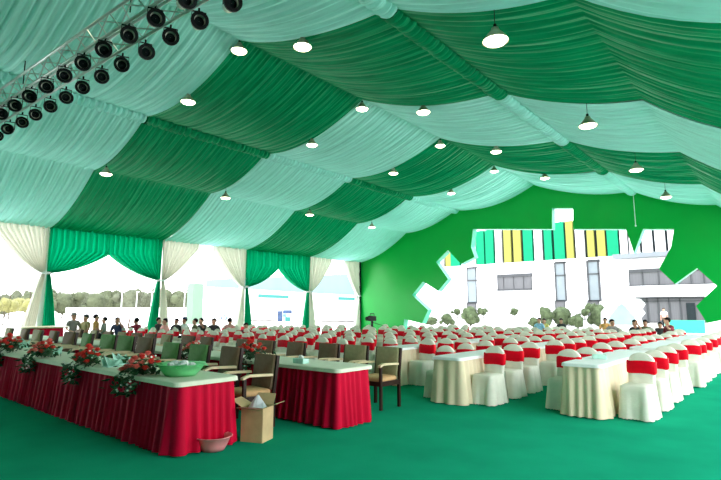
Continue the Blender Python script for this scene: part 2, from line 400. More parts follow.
# ---------------------------------------------------------------- covered chairs
def chair_cover(seed):
    rng = random.Random(seed)
    r = empty('covered_chair', (0, 0, 0), 'x', 'chair')
    pts = rect_ring(.36, .42, .05, .02); rings = []; L = [0]
    for i in range(1, len(pts)): L.append(L[-1] + (pts[i][0]-pts[i-1][0]).length)
    a1, a2 = rng.uniform(0, 6), rng.uniform(0, 6)
    for k in range(9):
        u = k/8; z = .45 - .44*u; ring = []
        for i, (p, nr) in enumerate(pts):
            cx = abs(abs(p.x) - .17) + abs(abs(p.y) - .21); corner = math.exp(-(cx/.05)**2)
            f = .016*sin(L[i]*26 + a1)*u + .007*sin(L[i]*61 + a2)*u
            g = .005 + .04*u + f + .02*corner*u
            zz = z + (.012*abs(sin(L[i]*70)) if k == 8 else 0)
            ring.append((p.x + nr.x*g, p.y + nr.y*g, zz))
        rings.append(ring)
    topring = [(p.x*.9, p.y*.9, .468) for p, nr in pts]
    b = MB(); b.loft([topring] + rings, True, False); b.build('seat_skirt', M['cover'], r, True)
    # back cover: arched
    rings = []; N = 28
    for k in range(17):
        z = .44 + .455*(k/16) if k < 10 else .44 + .455*((10/16) + (1 - 10/16)*sin((k-10)/6*pi/2))
        hw = .183 + .006*sin(z*20 + a1)
        if z > .765: hw *= max(.004, 1 - ((z - .765)/.132)**2.0)**.55
        hd = .05 if z < .84 else .05*math.sqrt(max(.03, 1 - ((z - .84)/.058)**2))
        yc = .185 + (z - .45)*.13
        ring = []
        for i in range(N):
            a = 2*pi*i/N; cxp = abs(cos(a))**.55*(1 if cos(a) > 0 else -1); sxp = abs(sin(a))**.7*(1 if sin(a) > 0 else -1)
            ring.append((hw*cxp + .004*sin(z*40 + i), yc + hd*sxp + .004*sin(i*2.1 + z*17), z))
        rings.append(ring)
    b = MB(); b.loft(rings, True, True); bc = b.build('back_cover', M['cover'], r, True)
    # back fall of the cover
    rings = []
    for k in range(6):
        u = k/5; z = .5 - .49*u
        rings.append([((-.18 + .36*i/24)*(1 + .12*u), .245 + .045*u + .012*u*sin(i*1.3 + a2), z) for i in range(25)])
    b = MB(); b.loft(rings, False, False, closed=False); b.build('back_fall', M['cover'], r, True)
    rings = []
    for z, g in ((.60, .004), (.615, .011), (.69, .013), (.765, .012), (.78, .004)):
        yc = .185 + (z - .45)*.13; ring = []
        for i in range(N):
            a = 2*pi*i/N; cxp = abs(cos(a))**.55*(1 if cos(a) > 0 else -1); sxp = abs(sin(a))**.7*(1 if sin(a) > 0 else -1)
            ring.append(((.188 + g)*cxp, yc + (.05 + g)*sxp + .003*sin(i*3.1), z + .006*sin(i*.9 + a1)))
        rings.append(ring)
    b = MB(); b.loft(rings, False, False); b.build('sash', M['sash'], bc, True)
    return r
CV = [chair_cover(1), chair_cover(5)]; CT = [TREE(c) for c in CV]; used = [False, False]
def put_chair(x, y, rz, label):
    i = random.randrange(2); s = random.uniform(.97, 1.03)
    if not used[i]:
        used[i] = True; c = CV[i]; c.location = (x, y, 0); c.rotation_euler.z = rz; c['label'] = label; c['group'] = 'ivory covered chairs with red sashes'; return c
    c = dup(CV[i], (x, y, 0), rz, label, 'ivory covered chairs with red sashes', (1, 1, s), CT[i]); return c
LASTY = [20.3, 20.3, 20.2]
file_ = 0
def clabel(r_, f_): return 'ivory covered chair with red sash, %s in the %s chair file from the right' % (ORD[r_], ORD[f_])
for k in range(3):
    xc = -2.37 - 2.02*k
    ys0, cl = [(8.2, [4, 4, 4, 4]), (7.85, [3, 4, 4, 4, 4]), (8.9, [3, 4, 4, 4, 4])][k]
    y = ys0; row = [0, 0]; STEP = .93 if k == 0 else .78
    for tn, c in enumerate(cl):
        if y > LASTY[k] - .3: break
        ln = min((c - 1)*STEP + .55, max(.9, LASTY[k] + .6 - y)); yt = y - (.5 if tn == 0 else .42)
        skirted_table('skirted_table', (xc, yt + ln/2), .50, ln, .75, M['beige'], M['white_cloth'],
            'white-topped table with beige skirt, %s of the %s table line from the right' % (ORD[tn], ORD[k]), 'beige skirted tables between chair files',
            .15, .07, .028, .024 if y < 12 else .04, k*10 + tn, .0)
        for i in range(c):
            if y > LASTY[k]: break
            for si, sx in enumerate((1, -1)):
                dx = ((.64, -.41) if k == 0 else (.49, -.45))[si]
                xx = xc + dx + random.uniform(-.02, .02) + (.08 if (tn > 0 and sx > 0) else 0)
                put_chair(xx, y + random.uniform(-.04, .04), R(random.uniform(-7, 7)), clabel(row[si], 2*k + si)); row[si] += 1
            y += STEP
        y += .36
ff = 6; x = -7.75
while x > -19.9 and ff < 22:
    y = 8.15 + random.uniform(0, .15) if ff < 8 else 8.5 + random.uniform(-.15, .2)
    yl = 20.0 - max(0, (-x - 11))*.66; row = 0
    while y < yl and row < len(ORD):
        put_chair(x + random.uniform(-.04, .04), y, R(random.uniform(-8, 8)), clabel(row, ff)); row += 1
        y += .88 + (.3 if row % 5 == 0 else 0)
    x -= .62 if ff % 2 == 0 else .95; ff += 1
# ---------------------------------------------------------------- armchairs
def armchair():
    r = empty('armchair', (0, 0, 0), 'x', 'armchair')
    W, D = .25, .22
    for sx in (-1, 1):
        b = MB(); b.box((sx*W, -D, .32), (.04, .045, .64), None, 1.); b.build('leg', M['wood'], r, bevel=.006)
        b = MB(); T = Matrix.Rotation(R(-7), 3, 'X')
        b.box((sx*(W-.005), D + .015, .21), (.038, .045, .42)); b.box((sx*(W-.005), D + .045, .66), (.034, .04, .50), T); b.build('leg', M['wood'], r)
        a = MB(); prof = [(-D - .04, .635), (-D + .05, .665), (0, .66), (D - .02, .65)]
        rings = [[(sx*W - .032, y, z), (sx*W + .032, y, z), (sx*W + .028, y, z + .032), (sx*W - .028, y, z + .032)] for y, z in prof]
        a.loft(rings); a.build('armrest', M['armpad'], r, bevel=.004)
    b = MB(); b.box((0, -D, .385), (.48, .03, .07)); b.box((0, D, .385), (.48, .03, .07)); b.box((-W, 0, .385), (.03, .42, .07)); b.box((W, 0, .385), (.03, .42, .07))
    b.build('seat_frame', M['wood'], r)
    b = MB(); pts = rect_ring(.47, .44, .06, .04)
    b.loft([[(p.x*s, p.y*s - .01, z) for p, nr in pts] for s, z in ((.96, .41), (1.02, .43), (1.02, .46), (.95, .482), (.6, .492))], True, True)
    b.build('seat', M['seat_tan'], r, True)
    T = Matrix.Rotation(R(-7), 3, 'X'); b = MB()
    pts = rect_ring(.45, .45, .03, .05)
    b.loft([[T @ Vector((p.x*s, dy, p.y*s)) + Vector((0, D + .04, .69)) for p, nr in pts] for s, dy in ((.95, -.045), (1, -.03), (1, .02), (.96, .03))], True, True)
    o = b.build('backrest', M['up_brown'], r, True)
    return r
AC = armchair(); AT = TREE(AC); first = True
def put_arm(x, y, rz, mb_, ms_, label, sc=1):
    global first
    if first: c = AC; c.location = (x, y, 0); c.rotation_euler.z = rz; c['label'] = label; c['group'] = 'wooden armchairs behind the red tables'; first = False
    else: c = dup(AC, (x, y, 0), rz, label, 'wooden armchairs behind the red tables', sc, AT)
    for k in kids_fast(c):
        nm = k.name.split('.')[0]
        if nm == 'backrest': remat(k, M[mb_])
        if nm == 'seat': remat(k, M[ms_])
    return c
def kids_fast(c): return [k for k in c.children]
bpy.context.view_layer.update()
row1 = [(268, 'up_brown'), (232, 'up_brown'), (201, 'up_green'), (173, 'up_green'), (146, 'up_brown'), (127, 'up_green'), (109, 'up_green'), (87, 'up_green'), (70, 'up_brown'), (53, 'up_brown'), (37, 'up_khaki'), (24, 'up_brown'), (8, 'up_khaki')]
for i, (px, mm) in enumerate(row1):
    yb = 4.56 - (.02*i if i < 5 else .05); p = atY(px, 350, yb)
    col = {'up_brown': 'brown', 'up_green': 'green', 'up_khaki': 'khaki'}[mm]
    lab = ('brown-backed armchair at the open right end of the front table, behind the cardboard box' if i == 0 else
           'wooden armchair with %s back behind the front table, %s from its right end' % (col, ORD[i]))
    put_arm(p.x, yb - .32, R(random.uniform(-5, 5)) if i else R(-4), mm, 'seat_tan' if i == 0 or random.random() < .5 else mm, lab, 1.0 if i < 1 else (1.07 if i < 4 else 1.13))
row2 = [(388, 'up_khaki'), (357, 'up_khaki'), (329, 'up_brown'), (296, 'up_brown'), (266, 'up_brown'), (244, 'up_brown'), (206, 'up_brown'), (188, 'up_brown'), (166, 'up_khaki'), (150, 'up_brown'), (136, 'up_brown'), (122, 'up_khaki'), (108, 'up_brown'), (93, 'up_khaki'), (78, 'up_brown'), (64, 'up_brown')]
for i, (px, mm) in enumerate(row2):
    yb = 6.72 if i < 3 else 6.6; p = atY(px, 350, yb)
    if p.x < -18.6: continue
    col = {'up_brown': 'brown', 'up_green': 'green', 'up_khaki': 'khaki'}[mm]
    lab = ('lone dark wood armchair with khaki back and tan seat beside the red table end' if i == 0 else
           'wooden armchair with %s back behind the second red table, %s from its right end' % (col, ORD[i]))
    put_arm(p.x, yb - .28, R(random.uniform(-4, 4)), mm, 'seat_tan' if i == 0 else mm, lab)
# ---------------------------------------------------------------- flower arrangements
def arrangement(pink, seed):
    rng = random.Random(seed); r = empty('flower_arrangement', (0, 0, 0), 'x', 'flowers')
    b = MB()
    def leaf(c, d, L, w):
        d = Vector(d).normalized(); s = d.cross(Vector((rng.uniform(-1, 1), rng.uniform(-1, 1), rng.uniform(-.3, 1)))).normalized()
        n = d.cross(s)*.2*w
        c = Vector(c); b.add([c, c + d*L*.4 + s*w + n, c + d*L, c + d*L*.4 - s*w + n, c + d*L*.45 - n], [(0, 1, 4), (1, 2, 4), (2, 3, 4), (3, 0, 4)])
    for i in range(260):
        a = rng.uniform(0, 2*pi); q = rng.random()
        if q < .6: c = (rng.gauss(0, .15), rng.gauss(0, .07), .05 + abs(rng.gauss(0, .07)))
        else: c = (rng.gauss(-.05, .13), -.17 - rng.uniform(0, .06), rng.uniform(-.2, .04))
        leaf(c, (cos(a), sin(a) - .4, rng.uniform(-1, .5)), rng.uniform(.06, .13), rng.uniform(.012, .028))
    b.build('leaves', M['leaf'], r)['kind'] = 'stuff'
    spots = []
    for i in range(15):
        for _ in range(30):
            c = Vector((rng.uniform(-.23, .23), rng.uniform(-.16, .08), 0)); c.z = .16 + .10*(1 - (c.x/.25)**2) + rng.uniform(-.03, .03) + min(0, c.y*.9)
            if all((c - s).length > .075 for s in spots): break
        spots.append(c); b = MB()
        for k, (rr, zz) in enumerate(((.016, .026), (.03, .016), (.044, .0))):
            n = 5 + k
            for j in range(n):
                a = 2*pi*j/n + k*.5; d = Vector((cos(a), sin(a), 0)); t = Vector((-sin(a), cos(a), 0))
                b.add([c + d*rr*.3 + t*-.012 + Vector((0, 0, -.012)), c + d*rr*.3 + t*.012 + Vector((0, 0, -.012)), c + d*rr + t*.022 + Vector((0, 0, zz)), c + d*rr*1.18 + Vector((0, 0, zz + .006)), c + d*rr - t*.022 + Vector((0, 0, zz))], [(0, 1, 2, 3, 4)])
        b.blob(c, (.026, .026, .026), 8, 5); b.build('rose', M['rose_pink' if (pink and i % 3) else 'rose'], r, True)
    b = MB()
    for i in range(20):
        c = (rng.gauss(-.05, .13), -.20 - rng.uniform(0, .06), rng.uniform(-.18, .08)) if i < 12 else (rng.uniform(-.28, .28), rng.uniform(-.1, .1), rng.uniform(.1, .25))
        b.blob(c, (.014, .014, .012), 6, 4)
    b.build('small_blossoms', M['blossom'], r)['kind'] = 'stuff'
    return r
FA = [arrangement(False, 3), arrangement(True, 8)]; FT = [TREE(f) for f in FA]; fu = [False, False]
def put_flowers(x, y, z, kind, lab, grp, sc=1., rz=0):
    if not fu[kind]:
        fu[kind] = True; c = FA[kind]; c.location = (x, y, z); c.scale = (sc,)*3; c.rotation_euler.z = rz; c['label'] = lab; c['group'] = grp
    else: dup(FA[kind], (x, y, z), rz, lab, grp, sc, FT[kind])
g1 = 'rose arrangements along the front table'
put_flowers(-5.98, 3.0, .74, 1, 'pink and red rose arrangement on the front table, beside the green basin', g1, 1.0, R(8))
put_flowers(-7.55, 3.0, .74, 0, 'red rose arrangement trailing over the front table, second from the basin', g1, 1.0, R(-5))
put_flowers(-9.3, 3.0, .76, 1, 'pinkish rose arrangement on the front table, third from the basin', g1, 1.05)
put_flowers(-11.1, 3.0, .76, 0, 'red rose arrangement on the front table near the left picture edge', g1, 1.1, R(10))
put_flowers(-13.4, 3.0, .76, 0, 'red rose arrangement farthest left on the front table', g1, 1.1)
g2 = 'rose arrangements along the second red table'
p = atY(252, 346, 5.0); put_flowers(p.x, 5.0, .76, 0, 'red rose arrangement on the second red table beside the nearest brown armchair', g2, 1.0, R(6))
p = atY(194, 346, 5.0); put_flowers(p.x, 5.0, .76, 1, 'pink rose arrangement on the second red table between two armchair backs', g2, .8)
p = atY(128, 342, 5.0); put_flowers(p.x, 5.0, .76, 0, 'dark red rose arrangement on the second red table toward the left', g2, .9)
# folded napkins / cards / basins
def napkin(x, y, z, lab, s=1., m='teal_paper', rz=0):
    b = MB(); rng = random.Random(int(x*100))
    for i in range(6):
        a = 2*pi*i/6 + rng.uniform(-.2, .2); d = Vector((cos(a), sin(a), 0)); t = Vector((-sin(a), cos(a), 0)); h = rng.uniform(.06, .15)
        b.add([Vector((0, 0, 0)) - t*.02, d*.07*s + t*.035*s + Vector((0, 0, .01)), d*.10*s + Vector((0, 0, h*s)), d*.05*s - t*.05*s + Vector((0, 0, h*.6*s)), Vector((0, 0, .05*s))], [(0, 1, 2, 4), (0, 4, 2, 3)])
    b.box((0, 0, .008), (.16*s, .12*s, .016)); o = b.build('folded_napkin', M[m], loc=(x, y, z)); o.rotation_euler.z = rz
    tag(o, lab, 'napkin', 'pale folded napkins on the front table'); return o
for (px, py, lab) in ((121, 362, 'pale teal folded napkin on the front table between the basin roses and the next roses'), (97, 355, 'white teal folded napkin behind the second rose arrangement'), (55, 352, 'pale folded napkin on the front table right of the pinkish roses'),
                      (24, 346, 'pale teal folded napkin on the front table left of the pinkish roses'), (88, 366, 'small pale napkin on the front table edge right of the trailing red roses')):
    p = atZ(px, py, .79); napkin(p.x, min(max(p.y, 3.08), 3.48), .757, lab, 1.25)
def tissue(x, y, z, lab, rz=0, w=.22, m='teal_paper'):
    r = empty('tissue_pack', (x, y, z), lab, 'tissue pack', rz=rz)
    b = MB(); b.box((0, 0, .035), (w, .12, .07)); b.build('pack', M[m], r, bevel=.012)
    b = MB(); b.loft([[(-.05, -.01, .07), (.05, -.01, .07), (.05, .01, .07), (-.05, .01, .07)], [(-.04, 0, .11), (.02, -.02, .12), (.05, .01, .10), (-.01, .02, .115)]]); b.build('tissue', M['blossom'], r)
p = atZ(300, 361, .79); tissue(p.x, 5.05, .757, 'pale teal tissue pack on the second red table near its right end')
tissue(-2.36, 8.6, .752, 'pale blue tissue pack on the white table top at the right', R(20), .2)
# green basin wrapped in film on T1
p = atZ(178, 376, .757)
r = empty('green_basin', (-5.47, 3.2, .757), 'translucent green plastic basin heaped with white items on the front table corner', 'basin'); r.scale = (1.18, 1.1, 1.1)
b = MB(); b.lathe([(.02, .004), (.15, .004), (.19, .05), (.225, .115), (.245, .12), (.245, .128), (.215, .122), (.18, .055), (.14, .016), (.02, .014)], n=32, fx=1.05); b.build('bowl', M['basin_green'], r, True)
b = MB(); rng = random.Random(4)
for i in range(9): b.blob((rng.uniform(-.12, .12), rng.uniform(-.1, .1), .10 + rng.uniform(0, .035)), (.05, .04, .03), 7, 5, .12, rng)
b.build('contents', M['white_cloth'], r)['label'] = 'crumpled white and pale items'
b = MB()
for i in range(7):
    a = i*.9; b.add([(.2*cos(a), .2*sin(a), .11), (.29*cos(a+.2), .27*sin(a+.2), .09), (.28*cos(a+.5), .26*sin(a+.5), .13), (.2*cos(a+.6), .2*sin(a+.6), .14)], [(0, 1, 2, 3)])
b.build('plastic_film', M['basin_green'], r)
# pink basin on floor
r = empty('pink_basin', (-5.04, 3.42-.22, 0), 'pink plastic basin on the green carpet before the red table end', 'basin')
pb = atZ(213, 450, 0); r.location = (pb.x, pb.y, 0)
b = MB(); b.lathe([(.02, .004), (.12, .004), (.15, .06), (.185, .14), (.20, .145), (.20, .153), (.178, .148), (.14, .06), (.11, .014), (.02, .014)], n=32); b.build('bowl', M['basin_pink'], r, True)
b = MB(); b.lathe([(.196, .143), (.206, .149), (.196, .156), (.186, .149), (.196, .143)], n=32); b.build('rim', M['basin_pink'], r, True)
# cardboard box
pb = atZ(250, 441, 0)
r = empty('cardboard_box', (-4.92, 3.9, 0), 'open cardboard box with white plastic inside on the carpet by the red table', 'box', rz=R(22))
W, D, H = .28, .25, .38
b = MB()
for sx in (-1, 1): b.box((sx*W/2, 0, H/2), (.008, D, H))
for sy in (-1, 1): b.box((0, sy*D/2, H/2), (W, .008, H))
b.box((0, 0, .004), (W, D, .008)); b.build('carton', M['card'], r)
def flap(a, c, d, m, L=.15):
    a = Vector(a); c = Vector(c); d = Vector(d).normalized()*L; t = Vector((0, 0, .006)); ins = (c-a)*.06
    b = MB(); v = [a, c, c + d - ins, a + d + ins]; b.add(v + [p + t for p in v], [(0, 1, 2, 3), (7, 6, 5, 4), (0, 4, 5, 1), (1, 5, 6, 2), (2, 6, 7, 3), (3, 7, 4, 0)]); b.build('flap', m, r)
flap((-W/2, -D/2, H), (-W/2, D/2, H), (-1, 0, .5), M['card'], .17); flap((W/2, -D/2, H), (W/2, D/2, H), (1, 0, .35), M['card'], .17)
flap((-W/2, -D/2, H), (W/2, -D/2, H), (-.2, -1, .1), M['card_dark'], .12); flap((-W/2, D/2, H), (W/2, D/2, H), (0, 1, 1.2), M['card'], .15)
b = MB(); rng = random.Random(12)
pk = Vector((.0, 0, H + .13)); n = 12
base = [Vector((W*.44*cos(2*pi*i/n), D*.44*sin(2*pi*i/n), H - .02)) for i in range(n)]
mid = [p*.55 + Vector((rng.uniform(-.02, .02), rng.uniform(-.02, .02), H*.45 + .06 + rng.uniform(-.02, .03))) for p in base]
b.loft([base, mid, [pk + Vector((.012*cos(2*pi*i/n), .012*sin(2*pi*i/n), 0)) for i in range(n)]], False, True); b.build('plastic_bag', M['plastic_white'], r)['label'] = 'crumpled white plastic'
# round board table near the left post
pb = atY(35, 326, 6.3)
r = empty('round_table', (-21.2, 6.75, 0), 'round bare wooden-topped table with dark red cloth by the leftmost post', 'table')
b = MB(); b.lathe([(.01, .88), (.80, .88), (.82, .895), (.82, .915), (.80, .93), (.01, .93)], n=36); b.build('tabletop', M['armpad'], r)
b = MB(); n = 120
b.loft([[((.62 + .03*u + .02*sin(i*2*pi/n*22)*(u+.3))*cos(2*pi*i/n), (.62 + .03*u + .02*sin(i*2*pi/n*22)*(u+.3))*sin(2*pi*i/n), .88 - .86*u) for i in range(n)] for u in (0, .3, .7, 1)], False, False); b.build('cloth', M['maroon'], r, True)
# ---------------------------------------------------------------- video camera on tripod
pv = atD(372, 321, 21.)
r = empty('video_camera', (pv.x, pv.y, 0), 'black video camera on a tripod standing among the covered chairs', 'camera')
hz = pv.z + .1
b = MB(); b.box((0, 0, hz), (.14, .42, .2)); b.tube((0, -.2, hz), (0, -.36, hz), .07, 14, .085); b.build('body', M['black'], r, bevel=.01)
b = MB(); b.box((-.16, .1, hz + .06), (.2, .05, .12)); b.build('viewfinder', M['black'], r)
b = MB(); b.tube((0, -.12, hz + .2), (0, .14, hz + .2), .018, 8); b.tube((0, -.12, hz + .2), (0, -.12, hz + .1), .015, 8); b.tube((0, .14, hz + .2), (0, .14, hz + .1), .015, 8); b.build('handle', M['black'], r)
b = MB(); b.tube((0, 0, hz - .1), (0, 0, hz - .35), .05, 12); b.tube((0, 0, hz - .15), (.25, .45, hz - .3), .012, 8); b.build('tripod_head', M['black'], r)
for a in (0, 2.09, 4.19):
    b = MB(); b.tube((0, 0, hz - .3), (.42*cos(a), .42*sin(a), 0), .022, 8); b.build('leg', M['black'], r)
# ---------------------------------------------------------------- people
def skin_mesh(name, V, E, root=0, sub=1):
    me = bpy.data.meshes.new(name); me.from_pydata([v[0] for v in V], E, []); o = bpy.data.objects.new(name, me); COL.objects.link(o)
    md = o.modifiers.new('s', 'SKIN'); md.use_smooth_shade = True
    if not me.skin_vertices: bpy.context.view_layer.objects.active = o
    lay = me.skin_vertices[0].data
    for i, v in enumerate(V):
        rr = v[1] if isinstance(v[1], tuple) else (v[1], v[1]); lay[i].radius = rr; lay[i].use_root = (i == root)
    if sub: m2 = o.modifiers.new('u', 'SUBSURF'); m2.levels = sub; m2.render_levels = sub
    dg = bpy.context.evaluated_depsgraph_get(); res = bpy.data.meshes.new_from_object(o.evaluated_get(dg)); bpy.data.objects.remove(o)
    return res
def person(sitting, pose=0):
    # faces -Y, origin at feet / under seat
    V = []; E = []
    def a(p, r, par=None):
        V.append((p, r)); i = len(V) - 1
        if par is not None: E.append((par, i))
        return i
    hipz = .50 if sitting else .92
    lean = (.0, .02, .16)[pose]
    pel = a((0, .0, hipz), (.15, .115)); ws = a((0, -.01 - lean*.3, hipz + .2), (.135, .10), pel); ch = a((0, -.01 - lean*.8, hipz + .38), (.155, .11), ws)
    up = a((0, .01 - lean, hipz + .50), (.10, .08), ch); nk = a((0, 0 - lean*1.1, hipz + .55), .056, up)
    h1 = a((0, -.015 - lean*1.3, hipz + .62), (.068, .078), nk); h2 = a((0, -.01 - lean*1.35, hipz + .71), (.082, .092), h1); h3 = a((0, 0 - lean*1.35, hipz + .78), (.058, .065), h2)
    nose = a((0, -.118 - lean*1.33, hipz + .675), .014, h2)
    for s in (-1, 1):
        a((s*.083, 0 - lean*1.35, hipz + .69), .016, h2)
        sh = a((s*.175, .01 - lean, hipz + .49), .062, up)
        if sitting: el = (s*.25, -.06 - lean, hipz + .22); wr = (s*.13, -.30 - lean*.6, hipz + .14)
        else: el = (s*.235, .02, hipz + .2); wr = (s*.24, -.07, hipz - .04)
        if pose == 2 and s > 0: el = (.3, -.2 - lean, hipz + .42); wr = (.18, -.24 - lean, hipz + .68)
        e = a(el, .042, sh); w = a(wr, .028, e)
        d = (Vector(wr) - Vector(el)).normalized(); side = Vector((1, 0, 0)) - d*d.x; side.normalize()
        pm = Vector(wr) + d*.06; pi_ = a(tuple(pm), (.034, .018), w)
        for q, (o_, L) in enumerate(((-.03, .065), (-.01, .08), (.01, .075), (.03, .055))):
            b0 = pm + side*o_ + d*.03; f1 = a(tuple(b0), .010, pi_); f2 = a(tuple(b0 + d*L*.5 + Vector((0, -.004, -.006))), .009, f1); a(tuple(b0 + d*L*.85 + Vector((0, -.01, -.02))), .007, f2)
        tb = a(tuple(Vector(wr) + d*.025 - side*s*.035), .012, w); a(tuple(Vector(wr) + d*.07 - side*s*.06), .009, tb)
        if sitting: hp = (s*.09, -.02, hipz - .01); kn = (s*.12, -.44, hipz + .0); an = (s*.12, -.42, .09); toe = (s*.13, -.58, .035)
        else: hp = (s*.09, 0, hipz - .06); kn = (s*.10, -.01 + .04*s, .5); an = (s*.10, .02 + .05*s, .09); toe = (s*.11, -.13 + .05*s, .035)
        h = a(hp, .095, pel); k = a(kn, .062, h); n_ = a(an, .04, k); a(toe, .038, n_)
    me = skin_mesh('body', V, E, 0, 1); me.materials.append(M['skin'])
    r = empty('person', (0, 0, 0), 'x', 'person')
    o = bpy.data.objects.new('body', me); COL.objects.link(o); o.parent = r
    # shirt
    S = [((0, 0, hipz + .03), (.165, .13)), ((0, -.01 - lean*.3, hipz + .2), (.155, .12)), ((0, -.01 - lean*.8, hipz + .38), (.172, .128)), ((0, .01 - lean, hipz + .50), (.115, .092))]
    SE = [(0, 1), (1, 2), (2, 3)]
    for s in (-1, 1):
        if sitting: el = (s*.25, -.06 - lean, hipz + .22)
        else: el = (s*.235, .02, hipz + .2)
        if pose == 2 and s > 0: el = (.3, -.2 - lean, hipz + .42)
        S.append(((s*.18, .01 - lean, hipz + .485), .077)); SE.append((3, len(S)-1)); S.append((tuple(Vector((s*.18, .01 - lean, hipz + .485)).lerp(Vector(el), .8)), .058)); SE.append((len(S)-2, len(S)-1))
    me = skin_mesh('shirt', S, SE, 0, 1); me.materials.append(M['white_cloth']); o = bpy.data.objects.new('shirt', me); COL.objects.link(o); o.parent = r
    S = [((0, 0, hipz + .06), (.165, .13)), ((0, 0, hipz - .02), (.16, .125))]; SE = [(0, 1)]
    for s in (-1, 1):
        if sitting: hp = (s*.09, -.06, hipz - .01); kn = (s*.12, -.44, hipz); an = (s*.12, -.42, .15)
        else: hp = (s*.09, 0, hipz - .1); kn = (s*.10, -.01 + .04*s, .5); an = (s*.10, .02 + .05*s, .13)
        i = len(S); S += [(hp, .105), (kn, .075), (an, .06)]; SE += [(1, i), (i, i+1), (i+1, i+2)]
    me = skin_mesh('trousers', S, SE, 0, 1); me.materials.append(M['slit']); o = bpy.data.objects.new('trousers', me); COL.objects.link(o); o.parent = r
    b = MB(); c = (0, .012 - lean*1.35, hipz + .735); rings = []
    for k in range(7):
        t = -.75 + (pi/2 + .75)*k/6
        rings.append([(c[0] + .099*max(.03, cos(t))*cos(2*pi*i/16), c[1] + (.118 if sin(2*pi*i/16) > 0 else .085)*max(.03, cos(t))*sin(2*pi*i/16), c[2] + .105*sin(t) + (.075*(1 - k/4) if sin(2*pi*i/16) < -.3 and k < 4 else 0)) for i in range(16)])
    b.loft(rings, True, True); b.build('hair', M['hair'], r, True)
    b = MB()
    for s in (-1, 1): b.blob((s*.032, -.098 - lean*1.33, hipz + .705), (.011, .006, .007), 6, 4)
    b.build('eyes', M['black'], r)
    b = MB(); b.blob((0, -.092 - lean*1.33, hipz + .635), (.024, .008, .006), 8, 4); b.build('mouth', M['rose'], r)
    return r
cloth = {}
def shirt(name, col):
    if name not in cloth: cloth[name] = mat('shirt_' + name, col, .8, .12, 12)
    return cloth[name]
COLS = dict(grey=(.22, .22, .20), khaki=(.30, .26, .12), ochre=(.42, .24, .06), navy=(.02, .04, .10), maroon=(.20, .01, .03), dark=(.03, .03, .035), pink=(.7, .32, .30),
            white=(.75, .75, .75), olive=(.10, .10, .04), lightblue=(.25, .45, .65), yellow=(.6, .5, .15), orange=(.75, .35, .12))
PR = {(True, 0): person(True, 0), (True, 2): person(True, 2), (False, 0): person(False, 0)}
PTR = {k: TREE(v) for k, v in PR.items()}; pu = set()
bpy.context.view_layer.update()
def put_person(px, py, D, color, label, pose=0, sit=True, rz=0, cap=None, grp=None):
    key = (sit, pose); p = atD(px, py, D); hc = 1.22 if sit else 1.64
    sc = p.z/hc; sc = min(max(sc, .82), 1.16)
    if not sit: sc = 1.
    if key in pu: r = dup(PR[key], (p.x, p.y, 0), rz, label, grp, sc, PTR[key])
    else: pu.add(key); r = PR[key]; r.location = (p.x, p.y, 0); r.rotation_euler.z = rz; r.scale = (sc,)*3; r['label'] = label
    if grp: r['group'] = grp
    for k in r.children:
        n = k.name.split('.')[0]
        if n == 'shirt': remat(k, shirt(color, COLS[color]))
    if cap:
        b = MB(); z = .5 + .765; ly = -.2 if pose == 2 else 0
        b.lathe([(.098, 0), (.10, .03), (.085, .07), (.04, .09), (.005, .095)], (0, ly + .01, z), 14); b.box((0, ly - .12, z + .01), (.14, .10, .01)); b.build('cap', shirt(cap, COLS[cap]), r, True)
    return r
gL = 'people sitting at the far left seats'; gR = 'people sitting at the back right'
D0 = 20.5
put_person(74, 316, D0, 'grey', 'seated person in a grey shirt and cap, leftmost of the seated people', cap='grey', grp=gL, rz=R(90))
put_person(86, 317.5, D0, 'khaki', 'seated person in khaki shirt and grey cap beside the leftmost person', cap='dark', grp=gL, rz=R(20))
put_person(96.5, 317, D0, 'ochre', 'seated person in an ochre shirt, third of the seated people from the left', grp=gL, rz=R(150))
put_person(104.5, 319.5, D0, 'grey', 'seated person in grey just right of the ochre shirt', grp=gL, rz=R(-30))
put_person(120, 320, 19, 'navy', 'seated person in a navy top leaning forward left of the green curtain tail', 2, grp=gL, rz=R(40))
put_person(141, 320.5, 19, 'maroon', 'seated person in maroon leaning over, left of the second post', 2, grp=gL, rz=R(-60))
put_person(159, 320, 20, 'dark', 'seated person in dark clothes right by the second curtain tail', grp=gL, rz=R(120))
put_person(165, 321, 18.5, 'pink', 'seated person in a pink shirt just right of the second curtain tail', grp=gL)
put_person(176.5, 321, 20, 'dark', 'seated person in dark shirt left of the blue cap', grp=gL, rz=R(30))
put_person(184.5, 320, 20, 'white', 'seated person in a white shirt and navy blue cap', cap='navy', grp=gL)
put_person(195, 321, 19, 'olive', 'seated person in olive clothes right of the blue cap', grp=gL, rz=R(-20))
put_person(205, 320.5, 20, 'dark', 'seated person in black with raised hand, left of a pair', 2, grp=gL, rz=R(10))
put_person(214, 321, 19, 'dark', 'seated person in black, right of a pair before the white hall', grp=gL, rz=R(40))
put_person(230, 320.5, 19.5, 'pink', 'seated person in a pink top before the blue wall sign', grp=gL, rz=R(200))
put_person(246, 325.5, 17, 'maroon', 'low seated person in maroon under the third curtain tail', grp=gL, rz=R(60))
put_person(612, 322, 18, 'grey', 'seated person in grey behind the chairs below the pale display board', grp=gR, rz=R(40))
put_person(637, 322.5, 17.5, 'dark', 'seated person in black lifting a hand to the face, behind the chairs', 2, grp=gR, rz=R(-10))
put_person(645, 322.5, 18, 'olive', 'seated person in olive right beside the person lifting a hand', grp=gR)
put_person(660, 324.5, 18.5, 'dark', 'small seated person in dark clothes left of the maroon shirt', grp=gR)
put_person(673, 320.5, 17, 'maroon', 'seated person in a maroon shirt bending left at the back right', 2, grp=gR, rz=R(-50))
